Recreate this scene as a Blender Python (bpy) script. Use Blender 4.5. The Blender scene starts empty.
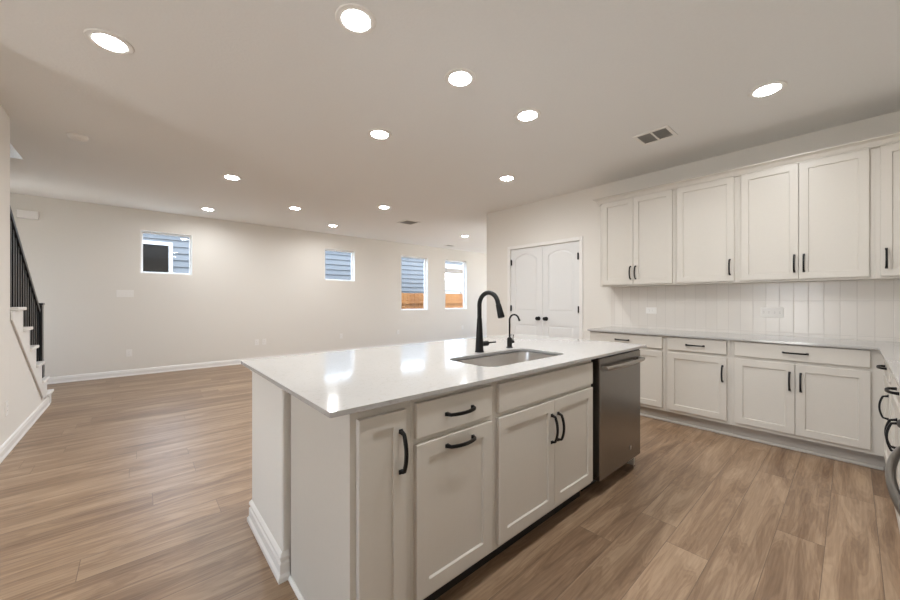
import bpy, bmesh, math, random
from mathutils import Vector, Matrix
random.seed(7)
PI = math.pi
sc = bpy.context.scene
C = sc.collection

# ------------------------------------------------------------------ camera
cd = bpy.data.cameras.new('camera')
cam = bpy.data.objects.new('camera', cd); C.objects.link(cam)
cam.location = (0, 0, 1.25)
cam.rotation_euler = (PI/2, 0, math.radians(48.606-90))
cd.sensor_width = 36; cd.lens = 354.71/900*36; cd.shift_y = 0.8/900
cd.clip_start = .05; cd.clip_end = 200
sc.camera = cam

# ------------------------------------------------------------------ view
sc.view_settings.view_transform = 'Standard'
sc.view_settings.look = 'None'
sc.view_settings.gamma = 1
sc.view_settings.use_curve_mapping = False
sc.view_settings.exposure = 0.53
sc.cycles.use_denoising = True
sc.cycles.max_bounces = 12
sc.cycles.diffuse_bounces = 7
sc.cycles.caustics_reflective = False
sc.cycles.caustics_refractive = False
sc.cycles.sample_clamp_indirect = 4

# ------------------------------------------------------------------ world
LAMP_L = 42.0                          # radiance of a downlight lens
LAMP_W = 6.9                           # watts of the reflector beam of one downlight
LAMP_C = (.965, .985, 1.0, 1)
w = bpy.data.worlds.new('world'); sc.world = w; w.use_nodes = True
nt = w.node_tree; nt.nodes.clear()
out = nt.nodes.new('ShaderNodeOutputWorld'); bg = nt.nodes.new('ShaderNodeBackground')
tc = nt.nodes.new('ShaderNodeTexCoord'); sx = nt.nodes.new('ShaderNodeSeparateXYZ')
rp = nt.nodes.new('ShaderNodeValToRGB')
rp.color_ramp.elements[0].position = 0.0; rp.color_ramp.elements[0].color = (1, .985, .955, 1)
rp.color_ramp.elements[1].position = .5; rp.color_ramp.elements[1].color = (.60, .77, 1, 1)
e = rp.color_ramp.elements.new(.04); e.color = (.76, .87, 1, 1)
e = rp.color_ramp.elements.new(.12); e.color = (.70, .84, 1, 1)
nt.links.new(tc.outputs['Generated'], sx.inputs[0]); nt.links.new(sx.outputs['Z'], rp.inputs[0])
nt.links.new(rp.outputs[0], bg.inputs[0]); nt.links.new(bg.outputs[0], out.inputs[0])
bg.inputs[1].default_value = 11.0

sl = bpy.data.lights.new('sun', 'SUN'); so = bpy.data.objects.new('sun', sl); C.objects.link(so)
sl.energy = 3.2; sl.color = (1, .94, .85); sl.angle = .01
so.rotation_euler = (math.radians(26), 0, 0); so.location = (4, 4, 9)

def portal(name, loc, rot, sx_, sy_):
    l = bpy.data.lights.new(name, 'AREA'); l.shape = 'RECTANGLE'; l.size = sx_; l.size_y = sy_
    l.cycles.is_portal = True
    o = bpy.data.objects.new(name, l); C.objects.link(o); o.location = loc; o.rotation_euler = rot
for n_, (xa, xb, za, zb) in enumerate([(.034, .757, 1.716, 2.46), (3.212, 3.961, 1.716, 2.46), (5.288, 6.196, .988, 2.48), (6.836, 7.739, .992, 2.49)]):
    portal('daylight_opening', ((xa+xb)/2, 8.16, (za+zb)/2), (-PI/2, 0, 0), xb-xa, zb-za)
portal('daylight_opening', (9.78, 6.56, 1.345), (PI/2, 0, PI/2), .88, 2.63)
portal('daylight_opening', (-4.4, 1.15, 1.23), (PI/2, 0, -PI/2), 1.10, 2.39)
portal('daylight_opening', (6.19, 4.15, 1.29), (PI/2, 0, 0), .38, 2.52)
portal('daylight_opening', (-1.95-.18, 7.25, 1.26), (PI/2, 0, -PI/2), .26, 2.32)

# ------------------------------------------------------------------ materials
def mat(name):
    m = bpy.data.materials.new(name); m.use_nodes = True
    n = m.node_tree.nodes; b = n.get('Principled BSDF')
    return m, m.node_tree, b
def L(nt, a, b): nt.links.new(a, b)
def N(nt, t, **k):
    n = nt.nodes.new(t)
    for a, v in k.items(): setattr(n, a, v)
    return n
def math_(nt, op, a, b=None, c=None):
    n = N(nt, 'ShaderNodeMath', operation=op)
    for i, v in enumerate((a, b, c)):
        if v is None: continue
        if isinstance(v, (int, float)): n.inputs[i].default_value = v
        else: L(nt, v, n.inputs[i])
    return n.outputs[0]
def plain(name, col, rough=.5, metal=0, noise=.02, bump=0, bscale=60, spec=.5, stretch=None):
    """a painted / moulded surface: base colour with a faint mottling and an optional fine bump"""
    m, nt, b = mat(name)
    b.inputs['Roughness'].default_value = rough; b.inputs['Metallic'].default_value = metal
    b.inputs['Specular IOR Level'].default_value = spec
    t = N(nt, 'ShaderNodeTexCoord'); no = N(nt, 'ShaderNodeTexNoise')
    no.inputs['Scale'].default_value = bscale; no.inputs['Detail'].default_value = 3
    src = t.outputs['Object']
    if stretch:
        mp = N(nt, 'ShaderNodeMapping'); mp.inputs['Scale'].default_value = stretch; L(nt, src, mp.inputs[0]); src = mp.outputs[0]
    L(nt, src, no.inputs['Vector'])
    mx = N(nt, 'ShaderNodeMix', data_type='RGBA')
    mx.inputs[6].default_value = (*[c*(1-noise) for c in col], 1); mx.inputs[7].default_value = (*[min(1, c*(1+noise)) for c in col], 1)
    L(nt, no.outputs[0], mx.inputs[0]); L(nt, mx.outputs[2], b.inputs['Base Color'])
    if bump:
        bp = N(nt, 'ShaderNodeBump'); bp.inputs['Strength'].default_value = bump; bp.inputs['Distance'].default_value = .004
        L(nt, no.outputs[0], bp.inputs['Height']); L(nt, bp.outputs[0], b.inputs['Normal'])
    return m
M = {}
M['wall'] = plain('wall_paint', (.745, .715, .665), .75, bump=.12, bscale=90, spec=.3)
M['ceil'] = plain('ceiling_paint', (.81, .81, .80), .8, bump=.3, bscale=55, spec=.25)
M['trim'] = plain('white_trim_paint', (.80, .78, .75), .35)
M['door'] = plain('white_door_paint', (.74, .74, .73), .4)
M['cab'] = plain('greige_cabinet_paint', (.58, .545, .49), .38)
M['black'] = plain('matte_black_metal', (.007, .0065, .0065), .42, .2, spec=.3)
M['black_wood'] = plain('black_painted_wood', (.012, .013, .015), .32)
M['plastic'] = plain('white_plastic', (.82, .80, .77), .4)
M['vinyl'] = plain('white_vinyl', (.86, .86, .85), .35)
M['dark'] = plain('dark_void', (.015, .013, .012), .7)
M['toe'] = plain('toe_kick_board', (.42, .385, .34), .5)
M['toe_shaded'] = plain('shaded_dark_toe_kick', (.014, .011, .009), .7)  # dark board, with the shade under the island deepened in its colour
M['grille'] = plain('grey_grille', (.36, .355, .34), .6)
M['steel'] = plain('brushed_stainless', (.74, .71, .68), .28, 1, noise=.05, bscale=12, stretch=(1, 40, 1))
M['slate'] = plain('dark_stainless', (.27, .25, .23), .27, 1, noise=.06, bscale=10, stretch=(40, 40, 1))
M['bar'] = plain('bar_stainless', (.40, .37, .34), .3, 1, noise=.03)
M['dark_bar'] = plain('dark_stainless_bar', (.17, .155, .14), .32, 1, noise=.03)
M['chrome'] = plain('chrome', (.8, .8, .8), .12, 1)
M['stoneware'] = plain('concrete_ground', (.42, .40, .36), .9, noise=.15, bscale=8)
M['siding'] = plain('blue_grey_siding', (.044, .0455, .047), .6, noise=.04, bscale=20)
M['soffit'] = plain('tan_soffit', (.22, .16, .11), .7)
M['fascia'] = plain('white_fascia', (.25, .245, .24), .5)
M['stucco'] = plain('pale_stucco', (.20, .19, .18), .8)
M['roof'] = plain('grey_shingle', (.22, .215, .21), .9, noise=.2, bscale=12)
M['darkglass'] = plain('dark_window_glass', (.004, .0035, .003), .15, spec=.08)
M['cooktop'] = plain('black_glass', (.01, .01, .01), .06)

m, nt, b = mat('window_glass')
nt.nodes.remove(b)
tr = N(nt, 'ShaderNodeBsdfTransparent'); gl = N(nt, 'ShaderNodeBsdfGlossy'); gl.inputs['Roughness'].default_value = .02
fr = N(nt, 'ShaderNodeLayerWeight'); sch = math_(nt, 'MULTIPLY_ADD', math_(nt, 'POWER', fr.outputs['Facing'], 5.0), .90, .045); ms = N(nt, 'ShaderNodeMixShader')
L(nt, sch, ms.inputs[0]); L(nt, tr.outputs[0], ms.inputs[1]); L(nt, gl.outputs[0], ms.inputs[2])
L(nt, ms.outputs[0], nt.nodes['Material Output'].inputs[0]); M['glass'] = m

m, nt, b = mat('lamp_lens')
b.inputs['Emission Color'].default_value = LAMP_C; b.inputs['Emission Strength'].default_value = LAMP_L
b.inputs['Base Color'].default_value = (.9, .9, .9, 1); M['lens'] = m

# quartz: warm white with small grey flecks and faint veins
m, nt, b = mat('white_quartz')
t = N(nt, 'ShaderNodeTexCoord')
n1 = N(nt, 'ShaderNodeTexNoise'); n1.inputs['Scale'].default_value = 5; n1.inputs['Detail'].default_value = 8; n1.inputs['Distortion'].default_value = 1.2
n2 = N(nt, 'ShaderNodeTexNoise'); n2.inputs['Scale'].default_value = 70; n2.inputs['Detail'].default_value = 3
L(nt, t.outputs['Object'], n1.inputs['Vector']); L(nt, t.outputs['Object'], n2.inputs['Vector'])
r1 = N(nt, 'ShaderNodeValToRGB'); r1.color_ramp.elements[0].position = .485; r1.color_ramp.elements[0].color = (0, 0, 0, 1)
r1.color_ramp.elements[1].position = .515; r1.color_ramp.elements[1].color = (0, 0, 0, 1)
e = r1.color_ramp.elements.new(.5); e.color = (1, 1, 1, 1)
r2 = N(nt, 'ShaderNodeValToRGB'); r2.color_ramp.elements[0].position = .60; r2.color_ramp.elements[0].color = (0, 0, 0, 1)
r2.color_ramp.elements[1].position = .70; r2.color_ramp.elements[1].color = (1, 1, 1, 1)
L(nt, n1.outputs[0], r1.inputs[0]); L(nt, n2.outputs[0], r2.inputs[0])
f1 = math_(nt, 'MULTIPLY', r1.outputs[0], .12); f2 = math_(nt, 'MULTIPLY', r2.outputs[0], .34)
mx = N(nt, 'ShaderNodeMix', data_type='RGBA'); mx.inputs[6].default_value = (.42, .407, .39, 1); mx.inputs[7].default_value = (.26, .24, .22, 1)
L(nt, math_(nt, 'ADD', f1, f2), mx.inputs[0]); L(nt, mx.outputs[2], b.inputs['Base Color'])
b.inputs['Roughness'].default_value = .10; M['quartz'] = m

# oak vinyl planks running along X
m, nt, b = mat('oak_plank_floor')
t = N(nt, 'ShaderNodeTexCoord'); s = N(nt, 'ShaderNodeSeparateXYZ'); L(nt, t.outputs['Object'], s.inputs[0])
PW, PL = .1825, 1.85
yy = math_(nt, 'DIVIDE', math_(nt, 'SUBTRACT', s.outputs['Y'], .0925), PW)
row = math_(nt, 'FLOOR', yy); fy = math_(nt, 'SUBTRACT', yy, row)
wn = N(nt, 'ShaderNodeTexWhiteNoise', noise_dimensions='1D'); L(nt, row, wn.inputs['W'])
xx = math_(nt, 'ADD', math_(nt, 'DIVIDE', s.outputs['X'], PL), wn.outputs['Value'])
colm = math_(nt, 'FLOOR', xx); fx = math_(nt, 'SUBTRACT', xx, colm)
cv = N(nt, 'ShaderNodeCombineXYZ'); L(nt, row, cv.inputs[0]); L(nt, colm, cv.inputs[1])
wn2 = N(nt, 'ShaderNodeTexWhiteNoise', noise_dimensions='3D'); L(nt, cv.outputs[0], wn2.inputs['Vector'])
# grain coordinates: shifted per plank
gx = math_(nt, 'ADD', s.outputs['X'], math_(nt, 'MULTIPLY', wn2.outputs['Value'], 37.0))
gy = math_(nt, 'ADD', s.outputs['Y'], math_(nt, 'MULTIPLY', wn2.outputs['Value'], 11.0))
gv = N(nt, 'ShaderNodeCombineXYZ'); L(nt, gx, gv.inputs[0]); L(nt, gy, gv.inputs[1])
mp = N(nt, 'ShaderNodeMapping'); mp.inputs['Scale'].default_value = (.9, 7, 1); L(nt, gv.outputs[0], mp.inputs[0])
g1 = N(nt, 'ShaderNodeTexNoise'); g1.inputs['Scale'].default_value = 1.6; g1.inputs['Detail'].default_value = 5; g1.inputs['Distortion'].default_value = .8
L(nt, mp.outputs[0], g1.inputs['Vector'])
mp2 = N(nt, 'ShaderNodeMapping'); mp2.inputs['Scale'].default_value = (2.2, 48, 1); L(nt, gv.outputs[0], mp2.inputs[0])
g2 = N(nt, 'ShaderNodeTexNoise'); g2.inputs['Scale'].default_value = 2; g2.inputs['Detail'].default_value = 4
L(nt, mp2.outputs[0], g2.inputs['Vector'])
# cathedral rings: sine of a stretched noise
rg = math_(nt, 'SINE', math_(nt, 'MULTIPLY', g1.outputs[0], 75.0))
gr = math_(nt, 'ADD', math_(nt, 'MULTIPLY', g1.outputs[0], 1.1), math_(nt, 'MULTIPLY', g2.outputs[0], .45))
gr = math_(nt, 'ADD', gr, math_(nt, 'MULTIPLY', rg, .045))
gr = math_(nt, 'ADD', gr, math_(nt, 'MULTIPLY', wn2.outputs['Value'], .20))
gr = math_(nt, 'SUBTRACT', gr, .36)
cr = N(nt, 'ShaderNodeValToRGB'); el = cr.color_ramp.elements
el[0].position = .22; el[0].color = (.150, .088, .050, 1); el[1].position = .80; el[1].color = (.39, .272, .176, 1)
e = el.new(.5); e.color = (.252, .162, .098, 1)
L(nt, gr, cr.inputs[0])
# joints
ey = math_(nt, 'MULTIPLY', math_(nt, 'MINIMUM', fy, math_(nt, 'SUBTRACT', 1, fy)), PW)
ex = math_(nt, 'MULTIPLY', math_(nt, 'MINIMUM', fx, math_(nt, 'SUBTRACT', 1, fx)), PL)
ed = math_(nt, 'LESS_THAN', math_(nt, 'MINIMUM', ey, ex), .0016)
mx = N(nt, 'ShaderNodeMix', data_type='RGBA'); mx.inputs[7].default_value = (.13, .085, .055, 1)
L(nt, math_(nt, 'MULTIPLY', ed, .8), mx.inputs[0]); L(nt, cr.outputs[0], mx.inputs[6]); L(nt, mx.outputs[2], b.inputs['Base Color'])
b.inputs['Roughness'].default_value = .37; b.inputs['Specular IOR Level'].default_value = .5
bp = N(nt, 'ShaderNodeBump'); bp.inputs['Strength'].default_value = .15; bp.inputs['Distance'].default_value = .002
L(nt, math_(nt, 'SUBTRACT', g2.outputs[0], ed), bp.inputs['Height']); L(nt, bp.outputs[0], b.inputs['Normal']); M['floor'] = m

# stacked vertical backsplash tile (object space: Y across, Z up)
m, nt, b = mat('stacked_white_tile')
t = N(nt, 'ShaderNodeTexCoord'); s = N(nt, 'ShaderNodeSeparateXYZ'); L(nt, t.outputs['Object'], s.inputs[0])
geo = N(nt, 'ShaderNodeNewGeometry'); sn = N(nt, 'ShaderNodeSeparateXYZ'); L(nt, geo.outputs['True Normal'], sn.inputs[0])
across = math_(nt, 'ADD', s.outputs['Y'], math_(nt, 'MULTIPLY', s.outputs['X'], math_(nt, 'ABSOLUTE', sn.outputs['Y'])))
ty = math_(nt, 'DIVIDE', math_(nt, 'ADD', across, .0265), .0985); tz = math_(nt, 'DIVIDE', math_(nt, 'SUBTRACT', s.outputs['Z'], .945), .305)
ry = math_(nt, 'FLOOR', ty); rz = math_(nt, 'FLOOR', tz); fy = math_(nt, 'SUBTRACT', ty, ry); fz = math_(nt, 'SUBTRACT', tz, rz)
cv = N(nt, 'ShaderNodeCombineXYZ'); L(nt, ry, cv.inputs[0]); L(nt, rz, cv.inputs[1])
wn = N(nt, 'ShaderNodeTexWhiteNoise', noise_dimensions='3D'); L(nt, cv.outputs[0], wn.inputs['Vector'])
ey = math_(nt, 'MULTIPLY', math_(nt, 'MINIMUM', fy, math_(nt, 'SUBTRACT', 1, fy)), .0985)
ez = math_(nt, 'MULTIPLY', math_(nt, 'MINIMUM', fz, math_(nt, 'SUBTRACT', 1, fz)), .305)
gd = math_(nt, 'MINIMUM', ey, ez); ed = math_(nt, 'LESS_THAN', gd, .0016)
mx = N(nt, 'ShaderNodeMix', data_type='RGBA'); mx.inputs[6].default_value = (.70, .66, .61, 1); mx.inputs[7].default_value = (.75, .71, .66, 1)
L(nt, wn.outputs['Value'], mx.inputs[0])
mg = N(nt, 'ShaderNodeMix', data_type='RGBA'); mg.inputs[7].default_value = (.61, .57, .53, 1)
L(nt, ed, mg.inputs[0]); L(nt, mx.outputs[2], mg.inputs[6]); L(nt, mg.outputs[2], b.inputs['Base Color'])
b.inputs['Roughness'].default_value = .22
nz = N(nt, 'ShaderNodeTexNoise'); nz.inputs['Scale'].default_value = 9; L(nt, t.outputs['Object'], nz.inputs['Vector'])
hh = math_(nt, 'ADD', math_(nt, 'MINIMUM', gd, .004), math_(nt, 'MULTIPLY', nz.outputs[0], .003))
bp = N(nt, 'ShaderNodeBump'); bp.inputs['Strength'].default_value = .25; bp.inputs['Distance'].default_value = 1.0
L(nt, hh, bp.inputs['Height']); L(nt, bp.outputs[0], b.inputs['Normal']); M['tile'] = m

# cedar fence boards
m, nt, b = mat('cedar_boards')
t = N(nt, 'ShaderNodeTexCoord'); s = N(nt, 'ShaderNodeSeparateXYZ'); L(nt, t.outputs['Object'], s.inputs[0])
bx_ = math_(nt, 'FLOOR', math_(nt, 'DIVIDE', s.outputs['X'], .143))
wn = N(nt, 'ShaderNodeTexWhiteNoise', noise_dimensions='1D'); L(nt, bx_, wn.inputs['W'])
mp = N(nt, 'ShaderNodeMapping'); mp.inputs['Scale'].default_value = (30, 30, 2); L(nt, t.outputs['Object'], mp.inputs[0])
nz = N(nt, 'ShaderNodeTexNoise'); nz.inputs['Scale'].default_value = 1.5; L(nt, mp.outputs[0], nz.inputs['Vector'])
cr = N(nt, 'ShaderNodeValToRGB'); cr.color_ramp.elements[0].color = (.14, .044, .004, 1); cr.color_ramp.elements[1].color = (.25, .11, .022, 1)
L(nt, math_(nt, 'ADD', math_(nt, 'MULTIPLY', wn.outputs['Value'], .6), math_(nt, 'MULTIPLY', nz.outputs[0], .4)), cr.inputs[0])
L(nt, cr.outputs[0], b.inputs['Base Color']); b.inputs['Roughness'].default_value = .8; M['cedar'] = m

# ------------------------------------------------------------------ mesh helpers
class MB:
    def __init__(s): s.v = []; s.f = []
    def add(s, vs, fs):
        o = len(s.v); s.v += [tuple(p) for p in vs]; s.f += [tuple(i+o for i in f) for f in fs]; return s
    def box(s, x0, x1, y0, y1, z0, z1):
        if x0 > x1: x0, x1 = x1, x0
        if y0 > y1: y0, y1 = y1, y0
        if z0 > z1: z0, z1 = z1, z0
        v = [(x, y, z) for z in (z0, z1) for y in (y0, y1) for x in (x0, x1)]
        return s.add(v, [(0, 2, 3, 1), (4, 5, 7, 6), (0, 1, 5, 4), (2, 6, 7, 3), (0, 4, 6, 2), (1, 3, 7, 5)])
    def loft(s, loops, cap=True, closed=True):
        n = len(loops[0]); vs = [p for l in loops for p in l]; fs = []
        for i in range(len(loops)-1):
            for j in range(n if closed else n-1):
                k = (j+1) % n
                fs.append((i*n+j, i*n+k, (i+1)*n+k, (i+1)*n+j))
        if cap:
            fs.append(tuple(range(n-1, -1, -1))); fs.append(tuple((len(loops)-1)*n+j for j in range(n)))
        return s.add(vs, fs)
    def lathe(s, prof, c=(0, 0, 0), axis='z', n=32, cap=True):
        loops = []
        for r, h in prof:
            l = []
            for i in range(n):
                a = 2*PI*i/n; p = (r*math.cos(a), r*math.sin(a), h)
                if axis == 'x': p = (p[2], p[0], p[1])
                elif axis == 'y': p = (p[1], p[2], p[0])
                l.append((c[0]+p[0], c[1]+p[1], c[2]+p[2]))
            loops.append(l)
        return s.loft(loops, cap)
    def prism(s, poly, a0, a1, plane='yz'):
        def P(p, a):
            if plane == 'yz': return (a, p[0], p[1])
            if plane == 'xz': return (p[0], a, p[1])
            return (p[0], p[1], a)
        n = len(poly); vs = [P(p, a0) for p in poly]+[P(p, a1) for p in poly]
        fs = [tuple(range(n-1, -1, -1)), tuple(range(n, 2*n))]+[(i, (i+1) % n, n+(i+1) % n, n+i) for i in range(n)]
        return s.add(vs, fs)
    def tube(s, pts, r, n=14, sect=None):
        """sweep a circle (radius or list of radii) or a closed section [(a,b)..] along pts"""
        pts = [Vector(p) for p in pts]; loops = []
        t0 = (pts[1]-pts[0]).normalized()
        up = Vector((0, 0, 1)) if abs(t0.z) < .9 else Vector((1, 0, 0))
        nrm = t0.cross(up).normalized()
        for i, p in enumerate(pts):
            t = ((pts[min(i+1, len(pts)-1)]-p).normalized()+(p-pts[max(i-1, 0)]).normalized()).normalized() if 0 < i < len(pts)-1 else ((pts[1]-pts[0]) if i == 0 else (pts[-1]-pts[-2])).normalized()
            nrm = (nrm-t*nrm.dot(t)).normalized(); bn = t.cross(nrm)
            rr = r[i] if isinstance(r, (list, tuple)) else r
            if sect: loops.append([tuple(p+nrm*a*rr+bn*b_*rr) for a, b_ in sect])
            else: loops.append([tuple(p+nrm*math.cos(2*PI*k/n)*rr+bn*math.sin(2*PI*k/n)*rr) for k in range(n)])
        return s.loft(loops)
    def mesh(s, name, material, smooth=False):
        me = bpy.data.meshes.new(name); me.from_pydata(s.v, [], s.f)
        bm = bmesh.new(); bm.from_mesh(me); bmesh.ops.recalc_face_normals(bm, faces=bm.faces); bm.to_mesh(me); bm.free()
        me.materials.append(M[material])
        if smooth:
            me.polygons.foreach_set('use_smooth', [True]*len(me.polygons)); me.set_sharp_from_angle(angle=math.radians(38))
        return me
    def build(s, name, material, parent=None, loc=(0, 0, 0), rot=(0, 0, 0), bevel=0, smooth=False):
        return place(name, s.mesh(name, material, smooth), parent, loc, rot, bevel)
def place(name, me, parent=None, loc=(0, 0, 0), rot=(0, 0, 0), bevel=0):
    o = bpy.data.objects.new(name, me); C.objects.link(o); o.location = loc; o.rotation_euler = rot
    if parent: o.parent = parent
    if bevel:
        md = o.modifiers.new('bevel', 'BEVEL'); md.width = bevel; md.segments = 2; md.limit_method = 'ANGLE'; md.angle_limit = math.radians(40)
    return o
def tag(o, label, cat, group=None):
    o['label'] = label; o['category'] = cat
    if group: o['group'] = group
    return o
def thing(name, label, cat, loc=(0, 0, 0), rz=0, group=None):
    o = bpy.data.objects.new(name, None); C.objects.link(o); o.empty_display_size = .1
    o.location = loc; o.rotation_euler = (0, 0, rz)
    return tag(o, label, cat, group)
def struct(o, label=None):
    o['kind'] = 'structure'
    if label: o['label'] = label
    return o
def sempty(name, loc=(0, 0, 0), rz=0):
    o = bpy.data.objects.new(name, None); C.objects.link(o); o.location = loc; o.rotation_euler = (0, 0, rz); o['kind'] = 'structure'
    return o
def rrect(x0, x1, y0, y1, r, n=6):
    pts = []
    for cx, cy, a in ((x1-r, y1-r, 0), (x0+r, y1-r, PI/2), (x0+r, y0+r, PI), (x1-r, y0+r, 1.5*PI)):
        for i in range(n+1):
            q = a+PI/2*i/n; pts.append((cx+r*math.cos(q), cy+r*math.sin(q)))
    return pts
def wall_boxes(mb, axis, a0, a1, b0, b1, z0, z1, holes):
    """a wall along `axis` from a0..a1, thickness b0..b1, with rectangular holes (a,a,z,z)"""
    As = sorted({a0, a1, *[h[0] for h in holes], *[h[1] for h in holes]})
    for i in range(len(As)-1):
        p, q = As[i], As[i+1]; mid = (p+q)/2
        hz = sorted((h[2], h[3]) for h in holes if h[0] <= mid <= h[1])
        z = z0
        for lo, hi in hz+[(z1, z1)]:
            if lo > z+1e-6:
                if axis == 'x': mb.box(p, q, b0, b1, z, lo)
                else: mb.box(b0, b1, p, q, z, lo)
            z = hi

# ------------------------------------------------------------------ room shell
CH = 2.80; XW = 4.66; YF = 7.98; XE = 9.6; YN = -.78; XL = -.81; XO = -1.95; YP = 4.30
struct(MB().box(XO-.15, XW+1.0, YN-.15, YF+.15, -.12, 0).box(XW+1.0, XE+.15, YP-.12, YF+.15, -.12, 0).box(-4.35, XO-.15, YN-.15, 3.40, -.12, 0).build('floor', 'floor'))
c = MB()
OY0, OY1, OX1 = 3.6, 6.02, -.937
c.box(OX1, XW+1.0, YN-.15, YF+.15, CH, CH+.15); c.box(XW+1.0, XE+.15, YP-.12, YF+.15, CH, CH+.15); c.box(XO-.15, OX1, OY1, YF+.15, CH, CH+.15); c.box(-4.35, OX1, YN-.15, OY0, CH, CH+.15)
struct(c.build('ceiling', 'ceil'))
s_ = MB(); s_.box(XO-.15, XO, OY0, OY1, CH+.15, 4.6); s_.box(OX1, OX1+.12, OY0, OY1, CH+.15, 4.6); s_.box(XO-.15, OX1+.12, OY1, OY1+.12, CH+.15, 4.6)
s_.box(XO-.15, OX1+.12, OY0-.12, OY0, CH+.15, 4.6); s_.box(XO-.15, OX1+.12, OY0-.12, OY1+.12, 4.6, 4.7)
struct(s_.build('wall_stairwell', 'wall'))
WINS = [(.034, .757, 1.716, 2.455), (3.212, 3.961, 1.716, 2.46), (5.288, 6.196, .988, 2.478), (6.836, 7.739, .992, 2.49)]
wb = MB(); wall_boxes(wb, 'x', XO-.15, XE+.15, YF, YF+.15, 0, CH, WINS); struct(wb.build('wall_far', 'wall'))
DR = (2.513, 3.785, 0, 2.112)
wb = MB(); wall_boxes(wb, 'y', YN-.15, YP, XW, XW+.12, 0, CH, [DR]); struct(wb.build('wall_kitchen', 'wall'))
PV = (6.00, 6.38, .03, 2.55)
wb = MB(); wall_boxes(wb, 'x', XW+.12, XE+.15, YP-.12, YP, 0, CH, [PV]); struct(wb.build('wall_pantry', 'wall'))
p_ = MB(); p_.box(XW+.75, XW+.85, 2.2, 4.1, 0, CH); p_.box(XW+.12, XW+.75, 2.2, 2.3, 0, CH); p_.box(XW+.12, XW+.75, 4.0, 4.1, 0, CH)
struct(p_.build('wall_pantry_inside', 'wall'))
PD = (6.12, 7.00, .03, 2.66)
wb = MB(); wall_boxes(wb, 'y', YP, YF, XE, XE+.15, 0, CH, [PD]); struct(wb.build('wall_right', 'wall'))
struct(MB().box(XL-.12, XL, 3.28, 4.723, 0, CH).build('wall_left', 'wall'))
XD = -4.2; LD = (.60, 1.70, .03, 2.42)  # side room and its opening added out of view for fill light
wb = MB(); wall_boxes(wb, 'y', YN-.15, 3.40, XD-.15, XD, 0, CH, [LD]); struct(wb.build('wall_added_room', 'wall'))
struct(MB().box(XD, XL-.12, 3.28, 3.40, 0, CH).build('wall_added_room_side', 'wall'))
ED = (7.12, 7.38, .10, 2.42)
wb = MB(); wall_boxes(wb, 'y', 3.40, YF, XO-.15, XO, 0, CH, [ED]); struct(wb.build('wall_outer_left', 'wall'))

BBP = [(0, 0), (.022, 0), (.022, .012), (.016, .022), (.016, .070), (.012, .078), (.012, .088), (.007, .098), (0, .102)]
def baseboard(name, axis, a0, a1, b, sgn, poly=BBP, kindname='trim'):
    p = [(b+sgn*d, z) for d, z in poly]
    mb = MB().prism(p, a0, a1, 'yz') if axis == 'x' else MB().prism(p, a0, a1, 'xz')
    return mb.build(name, kindname)
struct(baseboard('baseboard_far', 'x', XO, XE, YF, -1))
struct(baseboard('baseboard_left', 'y', 3.28, 6.39, XL, 1))
struct(baseboard('baseboard_pantry', 'y', 3.83, YP, XW, -1))
struct(baseboard('baseboard_kitchen', 'y', 2.10, 2.47, XW, -1))

struct(MB().box(XD, XW, YN-.15, YN, 0, CH).build('wall_near', 'wall'))
# windows in the far wall: vinyl frame, glass pane, white returns
for i, (xa, xb, za, zb) in enumerate(WINS):
    r = sempty('window_%d' % (i+1), ((xa+xb)/2, YF, za))
    hw = (xb-xa)/2; h = zb-za
    f = MB(); t = .012
    f.box(-hw, -hw+t, .0, .085, 0, h); f.box(hw-t, hw, .0, .085, 0, h); f.box(-hw+t, hw-t, .0, .085, 0, t); f.box(-hw+t, hw-t, 0, .085, h-t, h)
    f.build('window_return', 'trim', r)
    f = MB(); t = .038; f.box(-hw, -hw+t, .085, .14, 0, h); f.box(hw-t, hw, .085, .14, 0, h); f.box(-hw+t, hw-t, .085, .14, 0, t); f.box(-hw+t, hw-t, .085, .14, h-t, h)
    f.build('window_frame', 'vinyl', r, bevel=.004)
    MB().box(-hw+t, hw-t, .108, .112, t, h-t).build('window_pane', 'glass', r)
r = sempty('window_5', (XE, (PD[0]+PD[1])/2, PD[2])); hw = (PD[1]-PD[0])/2; h = PD[3]-PD[2]
f = MB(); t = .06
for y0 in (-hw, -t/2, hw-t): f.box(.06, .12, y0, y0+t, 0, h)
f.box(.06, .12, -hw, hw, 0, t); f.box(.06, .12, -hw, hw, h-t, h); f.build('window_frame', 'vinyl', r)
MB().box(.09, .094, -hw+t, -t/2, t, h-t).build('window_pane', 'glass', r); MB().box(.09, .094, t/2, hw-t, t, h-t).build('window_pane', 'glass', r)

r = sempty('window_8', ((PV[0]+PV[1])/2, YP, PV[2])); hw = (PV[1]-PV[0])/2; h = PV[3]-PV[2]  # unseen window, added to throw daylight onto the far wall
f = MB(); t = .06
for a in (-hw, hw-t): f.box(a, a+t, -.10, -.05, 0, h)
f.box(-hw, hw, -.10, -.05, 0, t); f.box(-hw, hw, -.10, -.05, h-t, h); f.build('window_frame', 'vinyl', r)
MB().box(-hw+t, hw-t, -.08, -.076, t, h-t).build('window_pane', 'glass', r)
r = sempty('window_6', (XO, (ED[0]+ED[1])/2, ED[2])); hw = (ED[1]-ED[0])/2; h = ED[3]-ED[2]  # unseen narrow window behind the stairs, added for fill daylight
f = MB(); t = .05
for a in (-hw, hw-t): f.box(-.12, -.06, a, a+t, 0, h)
f.box(-.12, -.06, -hw, hw, 0, t); f.box(-.12, -.06, -hw, hw, h-t, h); f.build('window_frame', 'vinyl', r)
MB().box(-.094, -.09, -hw+t, hw-t, t, h-t).build('window_pane', 'glass', r)

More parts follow.
